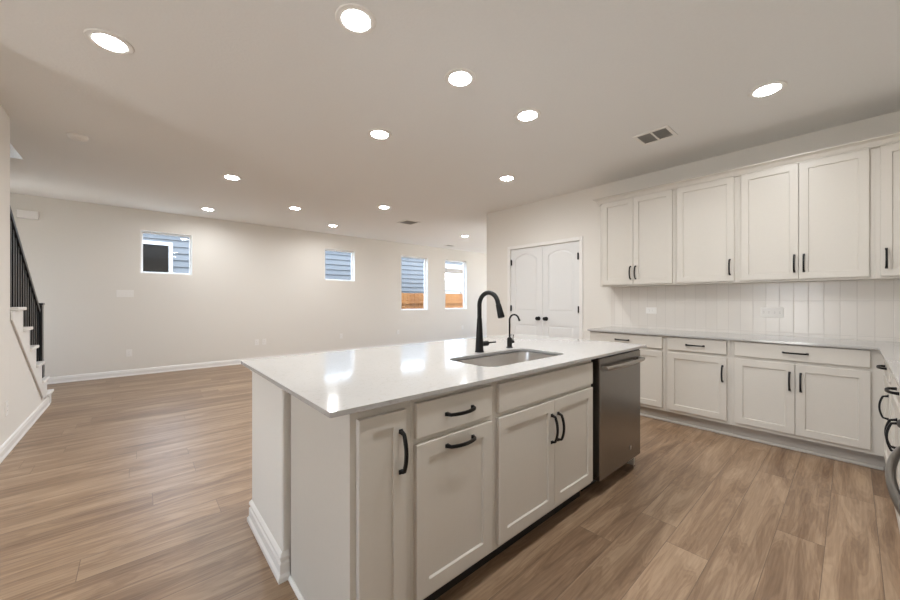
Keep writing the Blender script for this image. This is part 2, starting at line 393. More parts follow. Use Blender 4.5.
r = sempty('window_7', (XD-.12, (LD[0]+LD[1])/2, LD[2])); hw = (LD[1]-LD[0])/2; h = LD[3]-LD[2]  # unseen window of the added room, a fill source from the left
f = MB(); t = .06
for a in (-hw, -t/2, hw-t): f.box(.03, .08, a, a+t, 0, h)
f.box(.03, .08, -hw, hw, 0, t); f.box(.03, .08, -hw, hw, h-t, h); f.build('window_frame', 'vinyl', r)
MB().box(.05, .054, -hw+t, -t/2, t, h-t).build('window_pane', 'glass', r); MB().box(.05, .054, t/2, hw-t, t, h-t).build('window_pane', 'glass', r)

# pantry double door
tr_ = MB(); cw = .052
def casing(mb, y0, y1, z0, z1):
    mb.box(XW-.016, XW, y0, y1, z0, z1)
casing(tr_, 3.765, 3.765+cw, 0, 2.098+cw); casing(tr_, 2.533-cw, 2.533, 0, 2.098+cw); casing(tr_, 2.533, 3.765, 2.098, 2.098+cw)
tr_.box(XW, XW+.12, 3.765, 3.785, 0, 2.112); tr_.box(XW, XW+.12, 2.513, 2.533, 0, 2.112); tr_.box(XW, XW+.12, 2.533, 3.765, 2.098, 2.112)
struct(tr_.build('trim_1', 'trim', bevel=.004), 'white casing around the pantry double doors')
def arch_poly(x0, x1, z0, z1, rise, n=14):
    """a panel outline with a segmental arched top"""
    w_ = x1-x0; R = (w_*w_/4+rise*rise)/(2*rise); cz = z1-R; a = math.asin(w_/2/R)
    top = [((x0+x1)/2+R*math.sin(a-2*a*i/n), cz+R*math.cos(a-2*a*i/n)) for i in range(n+1)]
    return [(x0, z0), (x1, z0)]+top
def panel_door(name, y_left, width, knob_x):
    # local: x across left to right seen from the kitchen, front at y=0 facing -y
    r = sempty(name, (XW+.012, y_left, .012), -PI/2)
    W, H = width, 2.082; st = .095; g = .008
    d = MB(); d.box(0, W, g, .035, 0, H); d.box(0, st, 0, g, 0, H); d.box(W-st, W, 0, g, 0, H)
    d.box(st, W-st, 0, g, 0, .20); d.box(st, W-st, 0, g, .862, 1.075)
    ap = arch_poly(st, W-st, 1.075, 1.995, .075)
    d.prism([(st, H)]+[(x, z) for x, z in reversed(ap[2:])]+[(W-st, H)], 0, g, 'xz')
    def raised(poly):
        cx = sum(p[0] for p in poly)/len(poly); cz = sum(p[1] for p in poly)/len(poly)
        w_ = max(p[0] for p in poly)-min(p[0] for p in poly); h_ = max(p[1] for p in poly)-min(p[1] for p in poly)
        mx_ = (max(p[0] for p in poly)+min(p[0] for p in poly))/2; mz_ = (max(p[1] for p in poly)+min(p[1] for p in poly))/2
        def ins(k, y): return [(mx_+(p[0]-mx_)*(1-2*k/w_), y, mz_+(p[1]-mz_)*(1-2*k/h_)) for p in poly]
        d.loft([ins(.012, g), ins(.030, .003), ins(.031, .003)], cap=False)
        q = ins(.031, .003); d.add(q, [tuple(range(len(q)))])
    raised(ap); raised([(st, .20), (W-st, .20), (W-st, .862), (st, .862)])
    d.build('slab', 'door', r, bevel=.0)
    k = MB(); k.lathe([(.031, 0), (.031, -.006), (.026, -.010), (.012, -.014), (.011, -.034), (.020, -.038), (.028, -.046), (.029, -.056), (.024, -.066), (.010, -.070)], (knob_x, 0, .965), 'y', 24)
    k.build('knob', 'black', r, smooth=True)['label'] = 'round matte black knob'
    hx = -.001 if knob_x > W/2 else W+.001
    for z in (.22, 1.115, 1.868):
        hb = MB(); sg = 1 if knob_x > W/2 else -1; hx += sg*.007
        hb.lathe([(.0085, -.048), (.0085, .048)], (hx, -.022, z), 'z', 12); hb.box(hx-.004, hx+.004, -.022, .001, z-.045, z+.045)
        hb.build('hinge', 'black', r)['label'] = 'matte black butt hinge'
    return r
panel_door('door_1', 3.763, .612, .547)['label'] = 'left white arched panel leaf of the pantry double door'
panel_door('door_2', 3.147, .612, .065)['label'] = 'right white arched panel leaf of the pantry double door'

# ------------------------------------------------------------------ stairs on the left
ST = [(5.11, 1.193), (5.387, .995), (5.675, .787), (5.985, .577), (6.27, .362), (6.55, .158)]   # (nose Y, tread top)
RISE = .205; RUN = .288
full = ST
kn = [(4.723, 0), (6.39, 0)]
sk = []
for i in range(len(ST)-1, -1, -1):
    y, z = ST[i]; kn.append((y-.03, kn[-1][1] if i < len(ST)-1 else 0)) if False else None
prof = []
for i in range(len(ST)-1, -1, -1):
    y, z = ST[i]
    prof += [(y-.03, ST[i+1][1]-.032 if i < len(ST)-1 else 0), (y-.03, z-.032)]
kn = [(4.723, 0)]+prof+[(4.723, ST[0][1]-.032)]
sp = [(4.723, 1.085)]+[(6.03, .165), (6.39, .102)]
skp = [(4.723, 1.085), (6.05, .145), (6.42, .102), (6.42, 0.0), (6.52, 0)]+prof[1:]+[(4.723, ST[0][1]-.032)]
st = thing('staircase', 'white painted staircase descending along the left wall beside the black railing', 'staircase', (XL, 5.4, 0))
def loc_(mb): mb.v = [(x-XL, y-5.4, z) for x, y, z in mb.v]; return mb
loc_(MB().prism(kn, XL-.11, XL+.0002, 'yz')).build('side_wall', 'wall', st)
loc_(MB().prism(skp, XL+.003, XL+.016, 'yz')).build('skirt_board', 'trim', st, bevel=.002)
for i, (y, z) in enumerate(full):
    xo = XL+.035 if y > 5.0 else XL-.125
    yb = max(y-RUN-.03, 4.735) if 5.0 < y < 5.2 else y-RUN-.03
    loc_(MB().box(XO+.005, xo, yb, y, z-.03, z)).build('tread', 'trim', st, bevel=.006)
    zb = full[i+1][1] if i+1 < len(full) else 0
    loc_(MB().box(XO+.005, (XL-.113 if y > 5.0 else XL-.125), y-.05, y-.032, zb+.002, z-.032)).build('riser', 'trim', st)
rl = thing('stair_railing', 'black stair railing with square balusters and newel post on white steps', 'railing', (XL-.05, 6.2, .362))
def rloc(mb): mb.v = [(x-XL+.05, y-6.2, z-.362) for x, y, z in mb.v]; return mb
XR = XL-.055
n_ = MB(); n_.box(XR-.045, XR+.045, 6.155, 6.245, .363, 1.20); n_.box(XR-.052, XR+.052, 6.148, 6.252, 1.20, 1.225); n_.box(XR-.052, XR+.052, 6.148, 6.252, .363, .50)
rloc(n_).build('newel_post', 'black_wood', rl, bevel=.004)
SL = .72
def railz(y): return 1.175+SL*(6.155-y)
h_ = MB(); y1 = 4.74
h_.loft([[(XR+a, y, railz(y)+b_) for a, b_ in ((-.03, -.065), (.03, -.065), (.034, -.03), (.026, 0), (-.026, 0), (-.034, -.03))] for y in (6.155, y1)])
rloc(h_).build('handrail', 'black_wood', rl, bevel=.003)
for i, (y, z) in enumerate(ST[:5]):
    ys = (y-.045, y-.14, y-.235) if i else (y-.045, y-.14, y-.235, y-.33)
    for yy_ in ys:
        if yy_ > 6.14: continue
        rloc(MB().box(XR-.019, XR+.019, yy_-.019, yy_+.019, z+.001, railz(yy_)-.06)).build('baluster', 'black_wood', rl)

# ------------------------------------------------------------------ handles
def pull_mesh(l=.15):
    pts = []
    for i in range(17):
        q = -1+2*i/16; a = abs(q)
        y = -.037*(1-a**2*.5) if a < .9 else -.037*(1-.9**2*.5)*(1-(a-.9)/.1)
        zz = q*l/2 if a < .9 else math.copysign(.9+.1*((a-.9)/.1)*.55, q)*l/2
        pts.append((0, y-.0, zz))
    k = [1.25 if i in (0, 16) else 1.0 for i in range(17)]
    mb = MB().tube(pts, k, sect=[(.0062, .0048), (-.0062, .0048), (-.0062, -.0048), (.0062, -.0048)])
    for s in (-1, 1): mb.box(-.0075, .0075, -.005, 0, s*l/2*.955-.008, s*l/2*.955+.008)
    return mb.mesh('pull', 'black')
PULL = pull_mesh()
def pull(parent, x, y, z, horiz):
    o = place('handle', PULL, parent, (x, y, z), (0, PI/2 if horiz else 0, 0), .0012)
    o['label'] = 'matte black bow handle'
    return o

# ------------------------------------------------------------------ cabinets
FT = .020   # door thickness
def shaker(mb, x0, x1, z0, z1, rail=.057, rec=.009):
    yf = -FT; q = .003
    def lp(k, y): return [(x0+k, y, z0+k), (x1-k, y, z0+k), (x1-k, y, z1-k), (x0+k, y, z1-k)]
    mb.loft([lp(0, -.0005), lp(0, yf+.002), lp(.002, yf), lp(rail, yf), lp(rail+q, yf+rec)], cap=False)
    mb.add(lp(rail+q, yf+rec), [(0, 1, 2, 3)]); mb.add(lp(0, -.0005), [(3, 2, 1, 0)])
    return mb
def slab(mb, x0, x1, z0, z1):
    yf = -FT
    def lp(k, y): return [(x0+k, y, z0+k), (x1-k, y, z0+k), (x1-k, y, z1-k), (x0+k, y, z1-k)]
    return mb.loft([lp(0, -.0005), lp(0, yf+.003), lp(.003, yf)])
def cabinet(name, label, cat, loc, rz, W, D, z0, z1, fronts, stiles, rails, toe=None, top=True, group=None, ends=(False, False), toe_mat='toe'):
    """local x = 0..W left to right seen from the front, y = 0 face frame .. D back. fronts: (kind,x0,x1,z0,z1,pull)"""
    r = thing(name, label, cat, loc, rz, group)
    c = MB(); t = .016
    c.box(0, t, .02, D, z0, z1); c.box(W-t, W, .02, D, z0, z1); c.box(t, W-t, .02, D, z0, z0+t); c.box(t, W-t, D-t, D, z0+t, z1)
    if top: c.box(t, W-t, .02, D-t, z1-t, z1)
    if toe:
        for x in (0, W-t): c.box(x, x+t, toe+.012, D, 0.001, z0)
    c.build('carcass', 'cab', r)
    f = MB()
    for a, b_ in stiles: f.box(a, b_, 0, .02, z0, z1)
    xs = sorted(stiles)
    for i in range(len(xs)-1):
        for a, b_ in rails: f.box(xs[i][1], xs[i+1][0], 0, .02, a, b_)
    f.build('face_frame', 'cab', r)
    if toe is not None and toe:
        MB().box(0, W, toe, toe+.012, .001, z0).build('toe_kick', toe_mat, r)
    for k, x0, x1, a, b_, pl in fronts:
        mb = MB(); nm = 'door'
        if k == 'door': shaker(mb, x0, x1, a, b_)
        elif k == 'narrow': shaker(mb, x0, x1, a, b_, .052)
        else: slab(mb, x0, x1, a, b_); nm = 'drawer' if k == 'drawer' else 'false_front'
        d = mb.build(nm, 'cab', r)
        if pl: pull(d, pl[0], -FT, pl[1], pl[2])
    return r

# -- island (fronts face -Y)
IY = 1.078; IX0 = .523; IT = .896
IZ = (.139, .717, .7395, .871)
G = 'island base cabinets'
# narrow pull-out
x0 = IX0; W = .755-x0
c_ = cabinet('narrow_cabinet', 'narrow tall island cabinet with one slim door, at the open end of the island', 'cabinet', (x0, IY, 0), 0, W, .58, .115, IT,
        [('narrow', .539-x0, .724-x0, .139, .861, (.699-x0, .7165, False))], [(0, .03), (W-.045, W)], [(.115, .15), (.85, IT)], .075, group=G, toe_mat='toe_shaded')
e_ = MB().box(-.006, 0, 0, .59, .0, IT); e_.build('end_panel', 'cab', c_)
e_ = MB().prism([(-.006, 0), (-.018, 0), (-.018, .008), (-.010, .018), (-.006, .018)], .0, .60, 'xz'); e_.build('shoe_molding', 'trim', c_)
x0 = .756; W = 1.207-x0
cabinet('pull_out_cabinet', 'island cabinet with one drawer above a door, both with horizontal handles', 'cabinet', (x0, IY, 0), 0, W, .58, .115, IT,
        [('drawer', .771-x0, 1.183-x0, IZ[2], IZ[3], (.985-x0, .8045, True)), ('door', .771-x0, 1.183-x0, IZ[0], IZ[1], (.987-x0, .679, True))],
        [(0, .035), (W-.04, W)], [(.115, .15), (.70, .755), (.85, IT)], .075, group=G, toe_mat='toe_shaded')
x0 = 1.208; W = 2.122-x0
cabinet('sink_cabinet', 'island sink cabinet with a plain panel above two doors', 'cabinet', (x0, IY, 0), 0, W, .58, .115, IT,
        [('false', 1.230-x0, 2.108-x0, IZ[2], IZ[3], None), ('door', 1.230-x0, 1.681-x0, IZ[0], IZ[1], (1.652-x0, .570, False)), ('door', 1.684-x0, 2.108-x0, IZ[0], IZ[1], (1.714-x0, .568, False))],
        [(0, .04), (W-.03, W)], [(.115, .15), (.70, .755), (.85, IT)], .075, top=False, group=G, toe_mat='toe_shaded')
# dishwasher
dw = thing('dishwasher', 'dark stainless dishwasher built into the end of the island', 'dishwasher', (2.49, IY, 0))
MB().box(-.325, .325, .03, .58, .10, IT-.012).build('tub', 'dark', dw)
MB().box(-.325, .325, .085, .58, .012, .10).build('toe_panel', 'dark', dw)
d = MB(); d.box(-.313, .325, -.032, .025, .112, .885); d = d.build('door', 'slate', dw, bevel=.004)
cs = MB().box(-.313, .325, -.022, .02, .8855, .893).build('control_strip', 'black', dw)
pts = [(-.285, -.034, .824), (-.285, -.062, .824)]
for i in range(13):
    q = -1+2*i/12; pts.append((q*.300+.007, -.062-.016*(1-q*q), .824))
pts += [(.305, -.034, .824)]
hp = MB(); s4 = [(.011*math.cos(a), .013*math.sin(a)) for a in [2*PI*k/12 for k in range(12)]]
hp.tube(pts[2:-1], 1.0, sect=s4)
hp.box(-.296, -.268, -.066, -.032, .812, .836); hp.box(.288, .316, -.066, -.032, .812, .836)
hp.build('handle', 'bar', d, smooth=True)['label'] = 'bowed stainless bar handle'
bd = MB(); bd.lathe([(.016, -.0322), (.016, -.0345), (.0145, -.0345)], (.145, 0, .205), 'y', 24); bd.build('badge', 'chrome', d)['label'] = 'small round silver emblem'
bs = MB(); bs.lathe([(.0125, -.0346), (.0125, -.0350)], (.145, 0, .205), 'y', 24)
bs.build('badge_face', 'bar', d)
ep = MB(); ep.box(2.826, 2.846, IY+.02, 1.66, .001, IT); tag(ep.build('end_panel', 'cab'), 'greige panel closing the island beyond the dishwasher', 'panel')

# pony wall behind the island cabinets
struct(MB().box(.487, 2.87, 1.690, 2.252, 0, .895).build('wall_island', 'wall', bevel=.008))
IBB = [(0, 0), (.020, 0), (.020, .020), (.012, .032), (.012, .075), (.007, .082), (.007, .092), (.012, .098), (.012, .108), (.004, .120), (0, .124)]
bb = MB(); bb.loft([[f_(d)+(z,) for d, z in IBB] for f_ in (lambda d: (2.87, 2.252+d), lambda d: (.487-d, 2.252+d), lambda d: (.487-d, 1.690-d), lambda d: (.5155, 1.690-d))])
struct(bb.build('baseboard_island', 'trim'))
tm = MB(); tm.prism([(.487, .855), (.482, .855), (.474, .870), (.458, .885), (.458, .8955), (.487, .8955)], 1.684, 2.262, 'xz')
struct(tm.build('trim_2', 'wall'), 'painted moulding under the island countertop edge')

# island countertop with sink cut-out
def slab_with_hole(outer, hole, z0, z1):
    bm = bmesh.new()
    def loop(pts, z): return [bm.verts.new((x, y, z)) for x, y in pts]
    for z in (z0, z1):
        for pts in (outer, hole): pass
    ot, ht = loop(outer, z1), loop(hole, z1); ob, hb = loop(outer, z0), loop(hole, z0)
    for a, b_ in ((ot, ht), (ob, hb)):
        es = []
        for l in (a, b_):
            for i in range(len(l)): es.append(bm.edges.new((l[i], l[(i+1) % len(l)])))
        bmesh.ops.triangle_fill(bm, use_beauty=True, use_dissolve=False, edges=es)
    for t_, b_ in ((ot, ob), (ht, hb)):
        for i in range(len(t_)):
            j = (i+1) % len(t_); bm.faces.new((t_[i], t_[j], b_[j], b_[i]))
    bmesh.ops.recalc_face_normals(bm, faces=bm.faces)
    me = bpy.data.meshes.new('countertop'); bm.to_mesh(me); bm.free(); me.materials.append(M['quartz'])
    return me
SX0, SX1, SY0, SY1 = 1.325, 2.055, 1.195, 1.555
me = slab_with_hole(rrect(.434, 2.910, 1.036, 2.268, .006, 3), rrect(SX0, SX1, SY0, SY1, .075, 8), .8965, .914)
tag(place('countertop', me, bevel=.002), 'white speckled quartz countertop on the kitchen island', 'countertop')

# sink
sk_ = thing('kitchen_sink', 'stainless undermount sink bowl set into the island countertop', 'sink', ((SX0+SX1)/2, (SY0+SY1)/2, .69))
def sl_(k, z, r): return [(x-(SX0+SX1)/2, y-(SY0+SY1)/2, z-.69) for x, y in rrect(SX0+k, SX1-k, SY0+k, SY1-k, r, 8)]
b_ = MB().loft([sl_(-.025, .8955, .09), sl_(-.004, .8955, .079), sl_(.004, .890, .072), sl_(.010, .74, .070), sl_(.018, .712, .068), sl_(.045, .700, .060), sl_(.15, .694, .03)], cap=False)
q = sl_(.15, .694, .03); b_.add(q, [tuple(range(len(q)))])
b_.build('bowl', 'steel', sk_, smooth=True)
MB().lathe([(.055, .0055), (.055, .009), (.044, .009), (.040, .006), (.0, .006)], (0, .03, 0), 'z', 28, cap=False).build('drain', 'chrome', sk_, smooth=True)

# main faucet: tapered body, gooseneck, spray head, side lever
fc = thing('kitchen_faucet', 'tall matte black gooseneck faucet behind the island sink', 'faucet', (1.684, 1.618, .914))
MB().lathe([(.030, .0005), (.030, .006), (.0275, .010), (.024, .08), (.0195, .16), (.0165, .215), (.0145, .225)], n=28).build('body', 'black', fc, smooth=True)
R_ = .080; pts = [(0, 0, .215), (0, 0, .26), (0, 0, .308)]
for i in range(1, 19):
    a = PI*i/18*.93; pts.append((0, -R_+R_*math.cos(a), .308+R_*math.sin(a)))
MB().tube(pts, .0145, 16).build('gooseneck', 'black', fc, smooth=True)
e_ = Vector(pts[-1]); dv = (Vector(pts[-1])-Vector(pts[-2])).normalized()
MB().tube([e_, e_+dv*.012, e_+dv*.014, e_+dv*.055, e_+dv*.092, e_+dv*.098], [.0145, .0145, .0165, .019, .0215, .019], 18).build('spray_head', 'black', fc, smooth=True)
MB().tube([(.018, 0, .052), (.074, 0, .052), (.078, 0, .052)], [.018, .018, .014], 18).build('valve', 'black', fc, smooth=True)
MB().tube([(.074, 0, .053), (.10, -.004, .055), (.150, -.010, .056)], [.0062, .0056, .0048], 10).build('lever', 'black', fc, smooth=True)
f2 = thing('filter_faucet', 'small slim matte black water tap right of the tall faucet', 'faucet', (2.009, 1.631, .914))
MB().lathe([(.024, .0005), (.024, .005), (.0175, .008), (.0175, .066), (.013, .072), (.007, .075)], n=24).build('body', 'black', f2, smooth=True)
R_ = .042; pts = [(0, 0, .07), (0, 0, .13), (0, 0, .196)]
for i in range(1, 17):
    a = PI*i/16*.88; pts.append((0, -R_+R_*math.cos(a), .196+R_*math.sin(a)))
pts.append(tuple(Vector(pts[-1])+(Vector(pts[-1])-Vector(pts[-2])).normalized()*.018))
MB().tube(pts, [.0062]*(len(pts)-2)+[.0062, .0075], 12).build('spout', 'black', f2, smooth=True)
MB().tube([(.016, 0, .040), (.042, 0, .040)], .011, 14).build('valve', 'black', f2, smooth=True)
MB().tube([(.036, 0, .040), (.040, 0, .070), (.044, 0, .090)], [.0045, .004, .0035], 8).build('lever', 'black', f2, smooth=True)

# -- base cabinets along the kitchen wall (fronts face -X): rz = -90deg, local x runs toward -Y
XB = 4.067; ZB = (.150, .728, .755, .884); BT = .893
G = 'base cabinets along the tiled wall'
def wallbase(name, label, ya, yb, fr, st, **k):
    fronts = [(kd, ya-a, ya-b_, z0, z1, (ya-p[0], p[1], p[2]) if p else None) for kd, a, b_, z0, z1, p in fr]
    stiles = [(ya-a, ya-b_) for a, b_ in st]
    return cabinet(name, label, 'cabinet', (XB, ya, 0), -PI/2, ya-yb, .575, .118, BT, fronts, stiles, [(.118, .16), (.715, .77), (.865, BT)], .062, group=G, **k)
wallbase('base_cabinet', 'base cabinet with one wide drawer, nearest the pantry doors, half hidden by the island', 2.078, 1.269,
    [('drawer', 2.06, 1.295, ZB[2], ZB[3], (1.697, .818, True)), ('door', 2.06, 1.680, ZB[0], ZB[1], (1.712, .585, False)), ('door', 1.676, 1.295, ZB[0], ZB[1], (1.644, .585, False))], [(2.078, 2.04), (1.31, 1.269)])
wallbase('base_cabinet', 'greige base cabinet with one drawer above a single door with its handle at the right', 1.268, .734,
    [('drawer', 1.242, .762, ZB[2], ZB[3], (1.008, .8185, True)), ('door', 1.242, .762, ZB[0], ZB[1], (.792, .578, False))], [(1.268, 1.225), (.78, .734)])
wallbase('base_cabinet', 'widest greige base cabinet in view, one long drawer above a pair of doors', .733, -.168,
    [('drawer', .704, -.089, ZB[2], ZB[3], (.311, .820, True)), ('door', .704, .3125, ZB[0], ZB[1], (.344, .585, False)), ('door', .3095, -.089, ZB[0], ZB[1], (.278, .585, False))], [(.733, .685), (-.07, -.168)])
sm = MB().prism([(XB+.062, .001), (XB+.046, .001), (XB+.046, .010), (XB+.054, .020), (XB+.062, .020)], -.15, 2.078, 'xz')
struct(sm.build('baseboard_cabinets', 'toe'))

# -- base cabinets on the near leg (fronts face +Y): rz = 180, local x runs toward -X
YB = -.168; ZL = ZB
G2 = 'base cabinets beside the range'
def legbase(name, label, xa, xb, fr, st):
    fronts = [(kd, xa-a, xa-b_, z0, z1, (xa-p[0], p[1], p[2]) if p else None) for kd, a, b_, z0, z1, p in fr]
    stiles = [(xa-a, xa-b_) for a, b_ in st]
    return cabinet(name, label, 'cabinet', (xa, YB, 0), PI, xa-xb, .575, .118, BT, fronts, stiles, [(.118, .16), (.715, .77), (.865, BT)], .006, group=G2)
legbase('base_cabinet', 'greige base cabinet at the inner corner facing the island, one drawer above one door', 4.066, 3.345,
    [('drawer', 3.97, 3.435, ZB[2], ZB[3], (3.74, .806, True)), ('door', 3.97, 3.435, ZB[0], ZB[1], (3.478, .590, False))], [(4.066, 3.95), (3.45, 3.345)])
legbase('base_cabinet', 'greige base cabinet between the corner cabinet and the range, seen almost edge on', 3.344, 1.795,
    [('drawer', 3.26, 2.345, ZB[2], ZB[3], (2.80, .806, True)), ('door', 3.26, 2.805, ZB[0], ZB[1], (2.84, .585, False)), ('door', 2.80, 2.345, ZB[0], ZB[1], (2.765, .585, False)),
     ('drawer', 2.30, 1.825, ZB[2], ZB[3], (2.06, .806, True)), ('door', 2.30, 1.825, ZB[0], ZB[1], (1.87, .585, False))], [(3.344, 3.245), (2.36, 2.285), (1.84, 1.795)])
cp = MB().prism([(4.025, 2.092), (XW-.001, 2.092), (XW-.001, YN+.001), (1.790, YN+.001), (1.790, -.126), (4.025, -.126)], BT+.0005, .914, 'xy')
tag(cp.build('countertop', 'quartz', bevel=.002), 'white quartz countertop along the tiled wall, turning the corner at the right', 'countertop')

# range at the right edge
rg_ = thing('range', 'stainless range at the right edge of the picture with a bowed oven handle', 'range', (1.40, YB, 0), PI)
MB().box(-.378, .378, .0, .58, .09, .905).build('body', 'bar', rg_)
MB().box(-.36, .36, .03, .55, .001, .09).build('plinth', 'dark', rg_)
MB().box(-.378, .378, .0, .58, .9055, .915).build('cooktop', 'cooktop', rg_, bevel=.002)
MB().box(-.375, .375, -.012, -.001, .10, .245).build('storage_drawer', 'bar', rg_, bevel=.003)
od = MB().box(-.375, .375, -.035, -.001, .255, .83).build('oven_door', 'bar', rg_, bevel=.004)
MB().box(-.26, .26, -.0365, -.0355, .36, .70).build('oven_window', 'cooktop', od)
cpn = MB().box(-.375, .375, -.030, -.001, .838, .903).build('control_panel', 'bar', rg_, bevel=.003)
for i in range(5):
    MB().lathe([(.021, -.0305), (.020, -.050), (.017, -.054), (.0, -.054)], (-.28+.14*i, 0, .872), 'y', 20, cap=False).build('knob', 'bar', cpn, smooth=True)
pts = [(-.345, -.036, .80), (-.345, -.060, .80), (-.335, -.066, .80)]
for i in range(15):
    q = -1+2*i/14; pts.append((q*.315, -.074-.030*(1-q*q), .80))
pts += [(.335, -.066, .80), (.345, -.060, .80), (.345, -.036, .80)]
MB().tube(pts, 1.0, sect=[(.0095*math.cos(a), .0125*math.sin(a)) for a in [2*PI*k/14 for k in range(14)]]).build('handle', 'dark_bar', od, smooth=True)['label'] = 'bowed stainless oven handle'

# -- backsplash
struct(MB().box(XW-.008, XW-.0005, YN+.009, 2.092, .9145, 1.428).build('trim_3', 'tile'), 'stacked vertical white tile backsplash above the wall counter')
struct(MB().box(1.79, XW-.009, YN+.0005, YN+.008, .9145, 1.428).build('trim_4', 'tile'), 'stacked vertical white tile backsplash on the near wall')

# -- upper cabinets
XU = 4.346; ZU = (1.441, 2.450); UB, UT = 1.424, 2.47
G3 = 'wall cabinets above the tiled backsplash'
def upper(label, ya, yb, fr, st):
    fronts = [('door', ya-a, ya-b_, ZU[0], ZU[1], (ya-p, 1.578, False)) for a, b_, p in fr]
    return cabinet('wall_cabinet', label, 'cabinet', (XU, ya, 0), -PI/2, ya-yb, XW-XU-.001, UB, UT, fronts, [(ya-a, ya-b_) for a, b_ in st], [(UB, 1.465), (2.43, UT)], None, group=G3)
upper('double door wall cabinet nearest the pantry doors, at the far end of the wall cabinets', 2.085, 1.266, [(2.05, 1.6895, 1.716), (1.6865, 1.287, 1.660)], [(2.085, 2.03), (1.30, 1.266)])
upper('single door wall cabinet between the two double door wall cabinets', 1.265, .732, [(1.243, .757, .789)], [(1.265, 1.22), (.77, .732)])
upper('wide double door wall cabinet above the double socket in the tiled backsplash', .731, -.116, [(.706, .3115, .338), (.3085, -.088, .278)], [(.731, .69), (-.07, -.116)])
upper('wall cabinet cut off by the right edge of the picture', -.117, YN+.001, [(-.144, -.60, -.173)], [(-.117, -.16), (-.58, YN+.001)])
cm = MB(); CP = [(0, 2.4505), (.024, 2.4505), (.024, 2.460), (.030, 2.466), (.040, 2.490), (.058, 2.503), (.066, 2.506), (.066, 2.516), (0, 2.516)]
ytop = 2.085
lo1 = [(XU-d, YN+.001, z) for d, z in CP]; lo2 = [(XU-d, ytop+d, z) for d, z in CP]; lo3 = [(XW-.001, ytop+d, z) for d, z in CP]
cm.loft([lo1, lo2, lo3])
tag(cm.build('crown_molding', 'cab'), 'greige crown moulding along the top of the wall cabinets', 'molding')

# ------------------------------------------------------------------ switches, outlets, chime, detector
def device(name, label, cat, loc, rz, w_, h_, units, kind='outlet', group=None):
    r = thing(name, label, cat, loc, rz, group)
    MB().box(-w_/2, w_/2, -.006, -.0003, -h_/2, h_/2).build('cover_plate', 'plastic', r, bevel=.002)
    for (x, z, uw, uh) in units:
        MB().box(x-uw/2, x+uw/2, -.0085, -.0058, z-uh/2, z+uh/2).build('receptacle' if kind == 'outlet' else 'rocker', 'plastic', r, bevel=.001)
        if kind == 'outlet':
            v = uh > uw
            for s2 in (-1, 1):
                sl2 = MB()
                cx, cz = (x, z+s2*uh*.27) if v else (x+s2*uw*.27, z)
                for s3 in (-1, 1):
                    if v: sl2.box(cx+s3*.006-.001, cx+s3*.006+.001, -.0088, -.0084, cz-.004, cz+.004)
                    else: sl2.box(cx-.004, cx+.004, -.0088, -.0084, cz+s3*.006-.001, cz+s3*.006+.001)
                sl2.build('slots', 'dark', r)
    return r
O1 = [(0, 0, .034, .068)]
device('light_switch', 'white four gang rocker switch plate on the far wall under the first window', 'switch', (-.152, YF, 1.370), 0, .212, .118, [(-.069+.046*i, 0, .033, .066) for i in range(4)], 'switch')
FO = 'outlets low on the far wall'
device('wall_outlet', 'white outlet low on the far wall nearest the staircase', 'outlet', (-.104, YF, .379), 0, .074, .118, O1, group=FO)
device('wall_outlet', 'left one of two side by side outlet plates low on the far wall', 'outlet', (1.815, YF, .410), 0, .074, .118, O1, group=FO)
device('wall_outlet', 'right one of two side by side outlet plates low on the far wall', 'outlet', (1.950, YF, .410), 0, .074, .118, O1, group=FO)
device('wall_outlet', 'white outlet on the far wall below the small square window', 'outlet', (3.605, YF, .419), 0, .074, .118, O1, group=FO)
device('wall_outlet', 'white outlet on the far wall below the left tall window, left side', 'outlet', (5.193, YF, .421), 0, .074, .118, O1, group=FO)
device('wall_outlet', 'white outlet on the far wall left of the faucet, below the right tall window', 'outlet', (7.55, YF, .430), 0, .074, .118, O1, group=FO)
device('wall_outlet', 'white outlet on the left stair wall above the baseboard', 'outlet', (XL, 4.60, .365), PI/2, .074, .118, O1)
device('wall_outlet', 'horizontal white outlet in the backsplash below the first wall cabinet', 'outlet', (XW-.008, 1.605, 1.133), -PI/2, .118, .074, [(0, 0, .068, .034)])
device('wall_outlet', 'wide white double socket plate in the backsplash below the wide wall cabinet', 'outlet', (XW-.008, .520, 1.136), -PI/2, .165, .100, [(-.040, 0, .068, .034), (.040, 0, .068, .034)])
cb = thing('door_chime', 'white rectangular chime box high on the far wall above the stairs', 'door chime', (-1.20, YF, 2.505))
MB().box(-.105, .105, -.045, -.0005, -.058, .058).build('cover', 'plastic', cb, bevel=.006)
MB().box(-.06, .06, -.047, -.0445, -.032, .032).build('faceplate', 'plastic', cb, bevel=.002)
sd = thing('smoke_detector', 'white round smoke detector on the ceiling near the staircase', 'smoke detector', (-.42, 4.81, CH))
MB().lathe([(.072, -.0005), (.072, -.012), (.066, -.026), (.050, -.036), (.0, -.038)], n=32, cap=False).build('cover', 'plastic', sd, smooth=True)
MB().lathe([(.030, -.037), (.030, -.0405), (.0, -.0405)], n=24, cap=False).build('test_button', 'trim', sd, smooth=True)

